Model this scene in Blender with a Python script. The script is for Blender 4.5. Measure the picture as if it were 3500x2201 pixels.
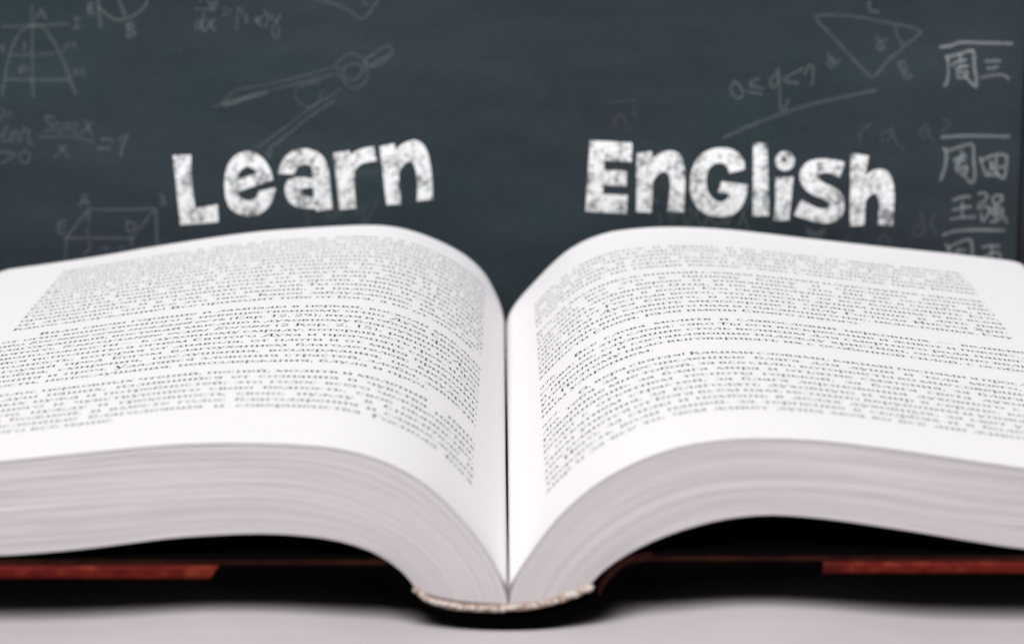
import bpy, bmesh, math, random
from mathutils import Vector, noise
from mathutils.geometry import tessellate_polygon
random.seed(7)
for o in list(bpy.data.objects):
    bpy.data.objects.remove(o)
sc = bpy.context.scene
col = sc.collection
R = math.radians

# ------------------------------------------------------------ camera
MM = 0.001
CAM_D, CAM_H, PITCH, FPX = 0.51, 0.1729, R(12.5), 9500.0
cam_d = bpy.data.cameras.new('camera')
cam = bpy.data.objects.new('camera', cam_d)
col.objects.link(cam)
cam.location = (0, -CAM_D, CAM_H)
cam.rotation_euler = (R(90) - PITCH, 0, 0)
cam_d.sensor_width = 36.0
cam_d.lens = 36.0 * FPX / 3500.0
cam_d.clip_start = 0.01
cam_d.clip_end = 20
cam_d.dof.use_dof = True
cam_d.dof.focus_distance = 0.625
cam_d.dof.aperture_fstop = 14.0
sc.camera = cam

# ------------------------------------------------------------ light
world = bpy.data.worlds.new('World')
sc.world = world
world.use_nodes = True
bg = world.node_tree.nodes['Background']
bg.inputs[0].default_value = (0.95, 0.96, 1.0, 1)
bg.inputs[1].default_value = 0.10


def area_light(name, loc, target, size, power, color):
    l = bpy.data.lights.new(name, 'AREA')
    l.shape = 'RECTANGLE'
    l.size, l.size_y = size
    l.energy = power
    l.color = color
    o = bpy.data.objects.new(name, l)
    col.objects.link(o)
    o.location = loc
    d = Vector(target) - Vector(loc)
    o.rotation_euler = d.to_track_quat('-Z', 'Y').to_euler()
    return o


area_light('softbox_key', (-0.55, -2.3, 3.0), (0, 0.12, 0.03), (2.8, 2.2), 221.0, (1.0, 0.985, 0.985))
vs = sc.view_settings
vs.view_transform = 'Standard'
vs.look = 'None'
vs.exposure = 0.0
vs.gamma = 1.0
sc.cycles.use_denoising = True
sc.cycles.denoiser = 'OPENIMAGEDENOISE'
sc.cycles.denoising_input_passes = 'RGB_ALBEDO_NORMAL'
sc.cycles.denoising_prefilter = 'ACCURATE'
sc.cycles.max_bounces = 8
sc.cycles.transparent_max_bounces = 16


# ------------------------------------------------------------ materials
def new_mat(name):
    m = bpy.data.materials.new(name)
    m.use_nodes = True
    nt = m.node_tree
    b = nt.nodes['Principled BSDF']
    return m, nt, b


def node(nt, kind, **kw):
    n = nt.nodes.new(kind)
    for k, v in kw.items():
        setattr(n, k, v)
    return n


def noise_node(nt, vec, scale, detail=3.0, rough=0.55):
    n = node(nt, 'ShaderNodeTexNoise')
    n.inputs['Scale'].default_value = scale
    n.inputs['Detail'].default_value = detail
    n.inputs['Roughness'].default_value = rough
    nt.links.new(vec, n.inputs['Vector'])
    return n.outputs['Fac']


def ramp(nt, fac, stops):
    r = node(nt, 'ShaderNodeValToRGB')
    while len(r.color_ramp.elements) < len(stops):
        r.color_ramp.elements.new(0.5)
    for e, (p, c) in zip(r.color_ramp.elements, stops):
        e.position = p
        e.color = (c[0], c[1], c[2], 1) if hasattr(c, '__len__') else (c, c, c, 1)
    nt.links.new(fac, r.inputs[0])
    return r.outputs[0]


def math_n(nt, op, a, b=None, clamp=False):
    n = node(nt, 'ShaderNodeMath', operation=op, use_clamp=clamp)
    for i, v in enumerate((a, b)):
        if v is None:
            continue
        if isinstance(v, (int, float)):
            n.inputs[i].default_value = v
        else:
            nt.links.new(v, n.inputs[i])
    return n.outputs[0]


def scaled(nt, vec, s):
    n = node(nt, 'ShaderNodeVectorMath', operation='MULTIPLY')
    nt.links.new(vec, n.inputs[0])
    n.inputs[1].default_value = s
    return n.outputs[0]


def obj_coord(nt):
    return node(nt, 'ShaderNodeTexCoord').outputs['Object']


def bump(nt, b, h, strength, dist):
    n = node(nt, 'ShaderNodeBump')
    n.inputs['Strength'].default_value = strength
    n.inputs['Distance'].default_value = dist
    nt.links.new(h, n.inputs['Height'])
    nt.links.new(n.outputs[0], b.inputs['Normal'])


def mat_simple(name, c1, c2, scale, rough, stretch=(1, 1, 1), bstr=0.0, bdist=0.0001, spec=0.3):
    m, nt, b = new_mat(name)
    v = scaled(nt, obj_coord(nt), stretch)
    f = noise_node(nt, v, scale, 4.0)
    nt.links.new(ramp(nt, f, [(0.3, c1), (0.7, c2)]), b.inputs['Base Color'])
    b.inputs['Roughness'].default_value = rough
    b.inputs['Specular IOR Level'].default_value = spec
    if bstr:
        bump(nt, b, noise_node(nt, v, scale * 3, 3.0), bstr, bdist)
    return m


M = {}
M['paper'] = mat_simple('page_paper', (0.865, 0.845, 0.862), (0.89, 0.872, 0.888), 900, 0.75, bstr=0.06, bdist=0.00008, spec=0.2)
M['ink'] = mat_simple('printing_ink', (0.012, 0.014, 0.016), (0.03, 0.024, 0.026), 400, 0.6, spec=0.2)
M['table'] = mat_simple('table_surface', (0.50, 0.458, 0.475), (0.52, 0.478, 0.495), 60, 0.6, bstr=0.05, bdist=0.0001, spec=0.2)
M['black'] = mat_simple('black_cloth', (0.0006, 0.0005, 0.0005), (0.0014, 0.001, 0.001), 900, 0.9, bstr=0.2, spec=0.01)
M['shade_endpaper'] = mat_simple('endpaper_shade_black', (0.001, 0.001, 0.001), (0.002, 0.0015, 0.0015), 300, 0.9, spec=0.03)  # black stands in for the deep shade between pages and cover
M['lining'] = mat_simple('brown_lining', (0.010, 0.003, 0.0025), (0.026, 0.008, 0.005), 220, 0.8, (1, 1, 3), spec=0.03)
M['cream'] = mat_simple('cream_thread', (0.52, 0.44, 0.39), (0.70, 0.64, 0.60), 600, 0.8, bstr=0.2, spec=0.1)
M['tan'] = mat_simple('tan_thread', (0.42, 0.34, 0.29), (0.55, 0.47, 0.43), 600, 0.85, spec=0.05)
M['brown'] = mat_simple('brown_backing', (0.30, 0.20, 0.15), (0.48, 0.36, 0.29), 500, 0.8, spec=0.05)
M['frame'] = mat_simple('dark_frame', (0.010, 0.012, 0.015), (0.02, 0.022, 0.026), 80, 0.6, (1, 1, 0.1))


def mat_red():
    m, nt, b = new_mat('red_cover_paper')
    v = scaled(nt, obj_coord(nt), (1, 1, 2.0))
    f = noise_node(nt, v, 260, 5.0, 0.6)
    g = noise_node(nt, v, 45, 3.0)
    c = ramp(nt, math_n(nt, 'ADD', math_n(nt, 'MULTIPLY', f, 0.6), math_n(nt, 'MULTIPLY', g, 0.4)),
             [(0.36, (0.055, 0.003, 0.003)), (0.5, (0.098, 0.006, 0.004)), (0.63, (0.16, 0.030, 0.009))])
    nt.links.new(c, b.inputs['Base Color'])
    b.inputs['Roughness'].default_value = 0.65
    b.inputs['Specular IOR Level'].default_value = 0.1
    bump(nt, b, f, 0.2, 0.0001)
    return m


M['red'] = mat_red()


def mat_edges():
    m, nt, b = new_mat('page_edges')
    uv = node(nt, 'ShaderNodeUVMap').outputs[0]
    f1 = noise_node(nt, scaled(nt, uv, (0.34, 24, 1)), 1.0, 4.0, 0.65)
    f2 = noise_node(nt, scaled(nt, uv, (0.9, 120, 1)), 1.0, 3.0, 0.6)
    f3 = noise_node(nt, scaled(nt, uv, (0.22, 9, 1)), 1.0, 2.0, 0.6)
    f = math_n(nt, 'ADD', math_n(nt, 'MULTIPLY', f1, 0.55),
               math_n(nt, 'ADD', math_n(nt, 'MULTIPLY', f2, 0.10), math_n(nt, 'MULTIPLY', f3, 0.35)))
    sx = node(nt, 'ShaderNodeSeparateXYZ')
    nt.links.new(uv, sx.inputs[0])
    w = node(nt, 'ShaderNodeMapRange')
    w.inputs['From Min'].default_value = 2.0
    w.inputs['From Max'].default_value = 9.0
    w.inputs['To Min'].default_value = 0.45
    w.inputs['To Max'].default_value = 1.25
    nt.links.new(sx.outputs[0], w.inputs['Value'])
    f = math_n(nt, 'ADD', math_n(nt, 'MULTIPLY', math_n(nt, 'SUBTRACT', f, 0.5), w.outputs[0]), 0.5)
    c = ramp(nt, f, [(0.30, (0.46, 0.428, 0.44)), (0.5, (0.555, 0.52, 0.532)), (0.70, (0.63, 0.60, 0.61))])
    nt.links.new(c, b.inputs['Base Color'])
    b.inputs['Roughness'].default_value = 0.85
    b.inputs['Specular IOR Level'].default_value = 0.1
    return m


M['edges'] = mat_edges()


def mat_board():
    m, nt, b = new_mat('slate_surface')
    v = obj_coord(nt)
    tint = noise_node(nt, scaled(nt, v, (1, 1, 1.4)), 13, 3.0, 0.55)
    smear = noise_node(nt, scaled(nt, v, (0.7, 1, 2.4)), 24, 4.0, 0.6)
    grain = noise_node(nt, v, 1300, 2.0, 0.6)
    c = ramp(nt, tint, [(0.38, (0.0345, 0.0525, 0.060)), (0.62, (0.038, 0.0495, 0.061))])
    k = math_n(nt, 'ADD', math_n(nt, 'MULTIPLY', smear, 0.80), math_n(nt, 'MULTIPLY', grain, 0.34))
    k = math_n(nt, 'ADD', k, 0.22)
    mx = node(nt, 'ShaderNodeVectorMath', operation='MULTIPLY')
    nt.links.new(c, mx.inputs[0])
    nt.links.new(k, mx.inputs[1])
    nt.links.new(mx.outputs[0], b.inputs['Base Color'])
    b.inputs['Roughness'].default_value = 0.9
    b.inputs['Specular IOR Level'].default_value = 0.08
    bump(nt, b, grain, 0.15, 0.0001)
    return m


M['board'] = mat_board()


def mat_chalk_letter():
    m, nt, b = new_mat('chalk_white')
    v = obj_coord(nt)
    fine = noise_node(nt, scaled(nt, v, (1, 1, 1.5)), 900, 4.0, 0.75)
    vor = node(nt, 'ShaderNodeTexVoronoi')
    vor.inputs['Scale'].default_value = 1000
    nt.links.new(v, vor.inputs['Vector'])
    patch = noise_node(nt, scaled(nt, v, (1.0, 1, 0.8)), 250, 3.0, 0.6)
    wear = noise_node(nt, scaled(nt, v, (1.6, 1, 0.8)), 60, 2.0, 0.5)
    s = math_n(nt, 'ADD', math_n(nt, 'MULTIPLY', fine, 1.6), math_n(nt, 'MULTIPLY', vor.outputs['Distance'], 0.25))
    s = math_n(nt, 'ADD', s, math_n(nt, 'MULTIPLY', patch, 1.3))
    s = math_n(nt, 'ADD', s, math_n(nt, 'MULTIPLY', wear, 0.35))
    a = node(nt, 'ShaderNodeMapRange')
    a.interpolation_type = 'SMOOTHSTEP'
    a.inputs['From Min'].default_value = 1.34
    a.inputs['From Max'].default_value = 1.94
    a.inputs['To Min'].default_value = 0.10
    a.inputs['To Max'].default_value = 1.0
    nt.links.new(s, a.inputs['Value'])
    b.inputs['Base Color'].default_value = (0.87, 0.88, 0.885, 1)
    b.inputs['Roughness'].default_value = 1.0
    b.inputs['Specular IOR Level'].default_value = 0.0
    nt.links.new(a.outputs[0], b.inputs['Alpha'])
    return m


def mat_chalk_line():
    m, nt, b = new_mat('chalk_faint')
    uv = node(nt, 'ShaderNodeUVMap').outputs[0]
    sep = node(nt, 'ShaderNodeSeparateXYZ')
    nt.links.new(uv, sep.inputs[0])
    d = math_n(nt, 'ABSOLUTE', sep.outputs[1])
    fall = node(nt, 'ShaderNodeMapRange')
    fall.interpolation_type = 'SMOOTHSTEP'
    fall.inputs['From Min'].default_value = 1.0
    fall.inputs['From Max'].default_value = 0.25
    nt.links.new(d, fall.inputs['Value'])
    v = obj_coord(nt)
    dust = noise_node(nt, v, 700, 3.0, 0.6)
    press = noise_node(nt, v, 90, 2.0, 0.5)
    k = math_n(nt, 'MULTIPLY', math_n(nt, 'ADD', math_n(nt, 'MULTIPLY', dust, 0.9), 0.55),
               math_n(nt, 'ADD', math_n(nt, 'MULTIPLY', press, 1.2), 0.4))
    at = node(nt, 'ShaderNodeAttribute')
    at.attribute_name = 'strength'
    a = math_n(nt, 'MULTIPLY', math_n(nt, 'MULTIPLY', fall.outputs[0], k), at.outputs['Fac'], True)
    b.inputs['Base Color'].default_value = (0.62, 0.66, 0.68, 1)
    b.inputs['Roughness'].default_value = 1.0
    b.inputs['Specular IOR Level'].default_value = 0.0
    nt.links.new(a, b.inputs['Alpha'])
    return m


M['chalk'] = mat_chalk_letter()
M['chalk_line'] = mat_chalk_line()


# ------------------------------------------------------------ object helpers
def mesh_obj(name, verts, faces, mat, parent=None, smooth=False, uvs=None):
    me = bpy.data.meshes.new(name)
    me.from_pydata([tuple(v) for v in verts], [], faces)
    if uvs is not None:
        lay = me.uv_layers.new(name='UVMap')
        for l in me.loops:
            lay.data[l.index].uv = uvs[l.vertex_index]
    me.materials.append(mat)
    if smooth:
        for p in me.polygons:
            p.use_smooth = True
    me.update()
    o = bpy.data.objects.new(name, me)
    col.objects.link(o)
    if parent is not None:
        o.parent = parent
        o.matrix_parent_inverse = parent.matrix_basis.inverted()
    return o


def thing(name, label, cat, loc):
    o = bpy.data.objects.new(name, None)
    o.empty_display_size = 0.02
    col.objects.link(o)
    o.location = loc
    o['label'] = label
    o['category'] = cat
    return o


def box(name, lo, hi, mat, parent=None, bev=0.0, seg=3):
    bm = bmesh.new()
    bmesh.ops.create_cube(bm, size=1.0)
    for v in bm.verts:
        v.co = Vector([lo[i] + (v.co[i] + 0.5) * (hi[i] - lo[i]) for i in range(3)])
    if bev:
        bmesh.ops.bevel(bm, geom=bm.edges[:], offset=bev, segments=seg, affect='EDGES', profile=0.5)
    me = bpy.data.meshes.new(name)
    bm.to_mesh(me)
    bm.free()
    me.materials.append(mat)
    if bev:
        for p in me.polygons:
            p.use_smooth = True
    o = bpy.data.objects.new(name, me)
    col.objects.link(o)
    if parent is not None:
        o.parent = parent
        o.matrix_parent_inverse = parent.matrix_basis.inverted()
    return o


# ------------------------------------------------------------ setting: the table


def table_height(x, y):
    # made-up swells either side of the spine, shaped to wave the book's shadow edge
    xm, ym = x / MM, y / MM
    w = math.exp(-((ym - 60) / 110.0) ** 2)
    return MM * w * (3.3 * math.exp(-((xm + 52) / 25.0) ** 2) + 4.8 * math.exp(-((xm - 48) / 24.0) ** 2)) - 0.00005


def table_axis(lo, hi, fine_lo, fine_hi, step):
    a = [lo, (lo + fine_lo) / 2]
    n = int(round((fine_hi - fine_lo) / step))
    return a + [fine_lo + (fine_hi - fine_lo) * i / n for i in range(n + 1)] + [(hi + fine_hi) / 2, hi]


tx, ty = table_axis(-1.1, 1.1, -0.16, 0.16, 0.004), table_axis(-1.0, 0.9, -0.2, 0.32, 0.01)
TV = [(x, y, table_height(x, y)) for x in tx for y in ty]
TF = [(i * len(ty) + j, (i + 1) * len(ty) + j, (i + 1) * len(ty) + j + 1, i * len(ty) + j + 1) for i in range(len(tx) - 1) for j in range(len(ty) - 1)]
tb = mesh_obj('table_top', TV, TF, M['table'], None, True)
sol = tb.modifiers.new('thickness', 'SOLIDIFY')
sol.thickness = 0.03
sol.offset = -1
tb['kind'] = 'structure'

# ------------------------------------------------------------ the book: section curves in mm (x, z), gutter outwards
LEN, WID = 217.0, 149.0
FL = [(-0.73, 7.3), (-2.4, 10.3), (-5.2, 15.4), (-10.1, 21.8), (-16.5, 28.1), (-24.6, 32.7), (-32.6, 35.1), (-40.7, 36.0), (-52.8, 36.3), (-64.9, 35.9), (-81.1, 34.4), (-97.3, 32.7), (-120, 30.2), (-150, 26.5)]
BL = [(-1.9, 10.2), (-2.7, 14.9), (-4.4, 19.5), (-7.3, 24.8), (-11.8, 29.3), (-17.4, 32.7), (-25.3, 36.0), (-32.1, 37.6), (-37.8, 38.0), (-45.7, 37.8), (-57.0, 37.1), (-68.3, 36.1), (-91, 32.9), (-113.8, 29.0), (-136.6, 25.7), (-150, 23.8)]
FR = [(-0.66, 7.3), (0.9, 10.3), (3.7, 14.6), (8.6, 21.3), (15.9, 28.1), (23.9, 32.7), (32.0, 35.6), (40.0, 36.9), (46.5, 37.2), (56.2, 36.9), (68.3, 35.6), (80.5, 33.9), (97.4, 31.4), (120, 28.2), (150, 24.5)]
BR = [(-1.7, 10.2), (-0.5, 14.3), (1.8, 17.8), (6.4, 23.0), (10.9, 27.7), (15.4, 31.5), (19.9, 34.0), (25.6, 36.0), (33.5, 37.1), (42.5, 37.5), (56.1, 36.9), (78.8, 34.4), (101.5, 31.9), (124.2, 29.5), (135.0, 28.1), (150, 26.0)]
DL = [(-18.5, 7.3), (-19.5, 9.0), (-21.5, 11.2), (-26.4, 14.6), (-32.9, 16.9), (-41.0, 18.1), (-49.1, 18.4), (-57.2, 18.1), (-65.4, 17.5), (-81.7, 15.4), (-98.1, 14.0), (-120, 13.7), (-170, 13.6)]
DR = [(14.8, 7.9), (16.8, 10.3), (20.0, 12.9), (25.7, 16.3), (32.2, 19.0), (40.3, 21.2), (48.4, 22.1), (56.5, 21.7), (64.7, 20.7), (76.9, 18.8), (89.2, 16.7), (98.0, 15.4), (115, 14.7), (170, 14.5)]


def catmull(pts, sub=10, closed=False):
    P = [Vector(p) for p in pts]
    n = len(P)
    out = []
    rng = n if closed else n - 1
    for i in range(rng):
        if closed:
            p0, p1, p2, p3 = P[i - 1], P[i], P[(i + 1) % n], P[(i + 2) % n]
        else:
            p1, p2 = P[i], P[i + 1]
            p0 = P[i - 1] if i > 0 else p1 * 2 - p2
            p3 = P[i + 2] if i + 2 < n else p2 * 2 - p1
        # centripetal
        t0 = 0.0
        t1 = t0 + max((p1 - p0).length, 1e-6) ** 0.5
        t2 = t1 + max((p2 - p1).length, 1e-6) ** 0.5
        t3 = t2 + max((p3 - p2).length, 1e-6) ** 0.5
        for k in range(sub):
            t = t1 + (t2 - t1) * k / sub
            a1 = p0 * ((t1 - t) / (t1 - t0)) + p1 * ((t - t0) / (t1 - t0))
            a2 = p1 * ((t2 - t) / (t2 - t1)) + p2 * ((t - t1) / (t2 - t1))
            a3 = p2 * ((t3 - t) / (t3 - t2)) + p3 * ((t - t2) / (t3 - t2))
            b1 = a1 * ((t2 - t) / (t2 - t0)) + a2 * ((t - t0) / (t2 - t0))
            b2 = a2 * ((t3 - t) / (t3 - t1)) + a3 * ((t - t1) / (t3 - t1))
            out.append(b1 * ((t2 - t) / (t2 - t1)) + b2 * ((t - t1) / (t2 - t1)))
    if not closed:
        out.append(P[-1].copy())
    return out


def resample(pts, qs):
    s = [0.0]
    for a, b in zip(pts, pts[1:]):
        s.append(s[-1] + (b - a).length)
    out, i = [], 0
    for q in qs:
        while i < len(s) - 2 and s[i + 1] < q:
            i += 1
        f = (q - s[i]) / max(s[i + 1] - s[i], 1e-9)
        out.append(pts[i].lerp(pts[i + 1], f))
    return out


NS = 298                                  # samples across a page, 0.5 mm apart
QS = [WID * i / NS for i in range(NS + 1)]


def section(pts):
    c = resample(catmull(pts, 12), QS)
    for _ in range(6):                    # ease out the kinks of the measured points
        c = [c[0]] + [(c[i - 1] + c[i] * 2 + c[i + 1]) / 4 for i in range(1, len(c) - 1)] + [c[-1]]
    return c


SEC = {'L': (section(FL), section(BL), section(DL)), 'R': (section(FR), section(BR), section(DR))}


def sample(c, s):
    x = min(max(s / WID * NS, 0.0), NS - 1e-6)
    i = int(x)
    return c[i].lerp(c[i + 1], x - i)


def page_point(side, s, t, lift=0.0):
    """a point of the open page: s mm out from the gutter, t mm up from the lower edge"""
    f, b, _ = SEC[side]
    v = t / LEN
    p = sample(f, s).lerp(sample(b, s), v)
    q = sample(f, min(s + 0.6, WID)).lerp(sample(b, min(s + 0.6, WID)), v)
    o = sample(f, max(s - 0.6, 0)).lerp(sample(b, max(s - 0.6, 0)), v)
    d = (q - o).normalized()
    n = Vector((-d.y, d.x)) if side == 'R' else Vector((d.y, -d.x))
    # the gutter opens a little towards the middle of the page
    gap = 0.13 * math.sin(math.pi * min(max(v, 0), 1)) ** 0.7 * math.exp(-s / 4.0)
    p = p + n * lift + Vector((gap if side == 'R' else -gap, 0))
    # paper is never quite flat
    w = 0.10 * noise.noise(Vector((s * 0.045, t * 0.02, 3.0 if side == 'R' else 9.0))) * min(1.0, s / 25.0)
    return Vector((p.x, t, p.y + w)) * MM


book = thing('open_book', 'thick open hardback book with white printed pages and red and black cover', 'book', (0, 0.11, 0))


def layer_point(side, u, j, back=False):
    f, b, d = SEC[side]
    p = f[j].lerp(d[j], u)
    s = QS[j]
    sag = -2.0 * 4 * u * (1 - u) * math.exp(-s / 5.0)
    p = Vector((p.x, p.y + sag - 3.0 * (1 - u) ** 3 * math.exp(-s / 1.2)))
    if back:
        p = p + (b[j] - f[j])
    return p


COLS = sorted(set(list(range(0, 24, 2)) + list(range(24, NS + 1, 6)) + [NS]))


def leaf_slab(name, side, u0, u1, nleaf, mat, parent, jitter, thick_gap=0.0, seed=0):
    rnd = random.Random(seed)
    offs = [rnd.uniform(-jitter, jitter) for _ in range(nleaf)]
    ring = []
    for k in range(nleaf):
        a = u0 + (u1 - u0) * k / nleaf
        b = u0 + (u1 - u0) * (k + 1) / nleaf
        ring.append((a, offs[k] + 0.03))
        ring.append((a + (b - a) * 0.25, offs[k]))
        ring.append((a + (b - a) * 0.75, offs[k]))
        ring.append((b, offs[k] + 0.03))
    V, UV, Fc = [], [], []
    m = len(ring) + 2
    for j in COLS:
        wob = 0.08 * noise.noise(Vector((QS[j] * 0.05, u0 * 30, seed)))
        for (u, y) in ring:
            p = layer_point(side, u, j)
            V.append(Vector((p.x, y + wob, p.y)) * MM)
            UV.append((QS[j] / 10.0, u + (0 if side == 'L' else 7)))
        for u in (u1, u0):
            p = layer_point(side, u, j, True)
            V.append(Vector((p.x, LEN - 0.6, p.y)) * MM)
            UV.append((QS[j] / 10.0, u + (0 if side == 'L' else 7)))
    nc = len(COLS)
    for c in range(nc - 1):
        for i in range(m):
            a, b = c * m + i, c * m + (i + 1) % m
            q = (a, b, b + m, a + m)
            Fc.append(q if side == 'R' else q[::-1])
    e0 = tuple(range(m))
    e1 = tuple((nc - 1) * m + i for i in range(m))
    Fc.append(e0[::-1] if side == 'R' else e0)
    Fc.append(e1 if side == 'R' else e1[::-1])
    return mesh_obj(name, V, Fc, mat, parent, False, UV)


NSEC = 12
for side in 'LR':
    for k in range(NSEC):
        g = 0.0012
        leaf_slab('page_section', side, k / NSEC + (g if k else 0.006), (k + 1) / NSEC - g, 6, M['edges'], book, 0.06, seed=k + (50 if side == 'R' else 0))
    leaf_slab('shade_endpaper', side, 1.0, 1.022, 1, M['shade_endpaper'], book, 0.0, seed=99)  # dark sheet added below the block, its black painted as shade


def make_page(side):
    V, Fc = [], []
    ts = [-0.3] + [LEN * i / 24 for i in range(1, 24)] + [LEN]
    cols = list(range(0, NS + 1, 2))
    n = len(ts)
    for j in cols:
        for t in ts:
            s = QS[j]
            if j == 0:
                p = page_point(side, 0.0, t)
                V.append(p + Vector((0, 0, -0.003)))
            else:
                # the outer corners are slightly rounded
                tt = t
                if s > WID - 3.0 and t > LEN - 3:
                    r = (s - (WID - 3.0))
                    tt = t - (3.0 - math.sqrt(max(9.0 - r * r, 0)))
                V.append(page_point(side, s, tt, 0.06))
    m = len(cols)
    for c in range(m - 1):
        for i in range(n - 1):
            q = (c * n + i, (c + 1) * n + i, (c + 1) * n + i + 1, c * n + i + 1)
            Fc.append(q if side == 'R' else q[::-1])
    o = mesh_obj('page', V, Fc, M['paper'], book, True)
    return o


# ------------------------------------------------------------ a serif letter set (em units), drawn stroke by stroke
XH, CAP = 0.45, 0.66
TH, TN = 0.082, 0.033


def rect(x0, y0, x1, y1):
    return [[(x0, y0), (x1, y0), (x1, y1), (x0, y1)]]


def stem(x, y0=0.0, y1=XH, w=TH, serif=0.105):
    r = rect(x - w / 2, y0, x + w / 2, y1)
    if serif:
        r += rect(x - serif, y0, x - w / 2, y0 + TN * .8) + rect(x + w / 2, y0, x + serif, y0 + TN * .8)
        r += rect(x - serif, y1 - TN * .8, x - w / 2, y1) + rect(x + w / 2, y1 - TN * .8, x + serif, y1)
    return r


def hl(x0, x1, y, w=TN):
    return rect(x0, y - w / 2, x1, y + w / 2)


def dg(x0, y0, x1, y1, w=TH):
    return [[(x0 - w / 2, y0), (x0 + w / 2, y0), (x1 + w / 2, y1), (x1 - w / 2, y1)]]


def ring(cx, cy, rx, ry, a0=0, a1=360, n=14, w=TH, h=TN):
    out = []
    irx, iry = max(rx - w, 0.01), max(ry - h, 0.01)
    for i in range(n):
        a = R(a0 + (a1 - a0) * i / n)
        b = R(a0 + (a1 - a0) * (i + 1) / n)
        out.append([(cx + rx * math.cos(a), cy + ry * math.sin(a)), (cx + rx * math.cos(b), cy + ry * math.sin(b)),
                    (cx + irx * math.cos(b), cy + iry * math.sin(b)), (cx + irx * math.cos(a), cy + iry * math.sin(a))])
    return out


def up(polys, sx, sy):
    return [[(x * sx, y * sy) for x, y in p] for p in polys]


H2 = XH / 2
G = {}
G['а'] = (stem(.33, 0, .34, serif=0) + hl(.28, .45, .02) + ring(.19, .115, .17, .13) + ring(.21, .29, .17, .165, 0, 150, 8), .46)
G['б'] = (ring(.25, .19, .215, .205) + ring(.30, .33, .265, .30, 95, 190, 7, .08) + hl(.27, .44, .63, .05), .50)
G['в'] = (stem(.11) + ring(.22, .335, .17, .12, -90, 90, 7) + ring(.22, .125, .20, .13, -90, 90, 7) + hl(.11, .23, .43) + hl(.11, .23, .23) + hl(.11, .23, .02), .47)
G['г'] = (stem(.11) + hl(.11, .38, .43) + rect(.35, .31, .385, .45), .40)
G['д'] = (stem(.40, 0, XH, serif=0) + dg(.11, .02, .30, .43, .05) + hl(.26, .48, .43) + hl(.02, .52, .02) + rect(.02, -.11, .055, .02) + rect(.485, -.11, .52, .02), .54)
G['е'] = (ring(.23, H2, .205, .235, 0, 322) + hl(.05, .42, .245), .45)
G['ж'] = (stem(.36) + dg(.04, .0, .25, .24, .075) + dg(.68, .0, .47, .24, .075) + dg(.09, .43, .26, .23, .045) + dg(.63, .43, .46, .23, .045) + hl(.25, .47, .235) + hl(.0, .14, .02) + hl(.58, .72, .02), .72)
G['з'] = (ring(.16, .335, .19, .125, -90, 150, 8) + ring(.17, .125, .21, .135, -150, 90, 8), .41)
G['и'] = (stem(.12) + stem(.43) + dg(.15, .07, .40, .38, .05), .55)
G['й'] = (G['и'][0] + ring(.275, .62, .12, .10, 180, 360, 6, .05), .55)
G['к'] = (stem(.11) + dg(.19, .22, .37, .43, .045) + dg(.24, .25, .42, .0, .095) + hl(.13, .22, .225) + hl(.34, .49, .018), .49)
G['л'] = (stem(.40) + dg(.12, .03, .29, .43, .045) + hl(.24, .44, .43) + ring(.08, .06, .055, .06, 0, 360, 8, .05), .52)
G['м'] = (stem(.57) + dg(.15, .43, .33, .0, .10) + dg(.34, .0, .53, .43, .04) + rect(.09, 0, .125, .43) + hl(.03, .19, .02) + hl(.05, .19, .43), .68)
G['н'] = (stem(.12) + stem(.43) + hl(.12, .43, .235), .55)
G['о'] = (ring(.25, H2, .225, .235), .50)
G['п'] = (stem(.12) + stem(.43) + hl(.12, .43, .43), .55)
G['р'] = (stem(.12, -.20, XH) + ring(.27, H2, .205, .235, -150, 150, 12), .50)
G['с'] = (ring(.235, H2, .21, .235, 48, 318), .44)
G['т'] = (stem(.22) + hl(.02, .42, .43) + rect(.02, .31, .05, .44) + rect(.39, .31, .42, .44), .44)
G['у'] = (dg(.09, .43, .27, .0, .10) + dg(.42, .43, .18, -.17, .045) + ring(.12, -.15, .06, .05, 0, 360, 8, .05) + hl(.0, .19, .435) + hl(.34, .5, .435), .49)
G['ф'] = (stem(.36, -.20, CAP) + ring(.22, H2, .195, .235, 20, 340, 12) + ring(.50, H2, .195, .235, -160, 160, 12), .72)
G['х'] = (dg(.11, .43, .37, .02, .10) + dg(.37, .43, .10, .02, .045) + hl(.01, .2, .435) + hl(.29, .46, .435) + hl(.01, .18, .015) + hl(.28, .48, .015), .48)
G['ц'] = (stem(.12) + stem(.43) + hl(.12, .52, .02) + rect(.50, -.11, .535, .04), .56)
G['ч'] = (stem(.40) + ring(.28, .36, .20, .17, 180, 290, 7, .09) + stem(.11, .33, XH), .51)
G['ш'] = (stem(.12) + stem(.39) + stem(.66) + hl(.12, .66, .02), .78)
G['щ'] = (stem(.12) + stem(.39) + stem(.66) + hl(.12, .75, .02) + rect(.73, -.11, .765, .04), .79)
G['ъ'] = (stem(.20) + ring(.31, .125, .19, .135, -90, 90, 7) + hl(.2, .32, .24) + hl(.2, .32, .01) + hl(.03, .2, .43), .52)
G['ы'] = (stem(.12) + ring(.22, .125, .17, .135, -90, 90, 7) + hl(.12, .23, .24) + hl(.12, .23, .01) + stem(.54), .66)
G['ь'] = (stem(.12) + ring(.23, .125, .19, .135, -90, 90, 7) + hl(.12, .24, .24) + hl(.12, .24, .01), .45)
G['э'] = (ring(.20, H2, .21, .235, -138, 132) + hl(.13, .40, .235), .45)
G['ю'] = (stem(.12) + hl(.12, .32, .235) + ring(.51, H2, .205, .235), .75)
G['я'] = (stem(.38) + ring(.24, .32, .19, .13, 90, 270, 7) + hl(.23, .38, .43) + hl(.23, .38, .205) + dg(.11, .01, .27, .21, .07), .49)
sy = CAP / XH
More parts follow.
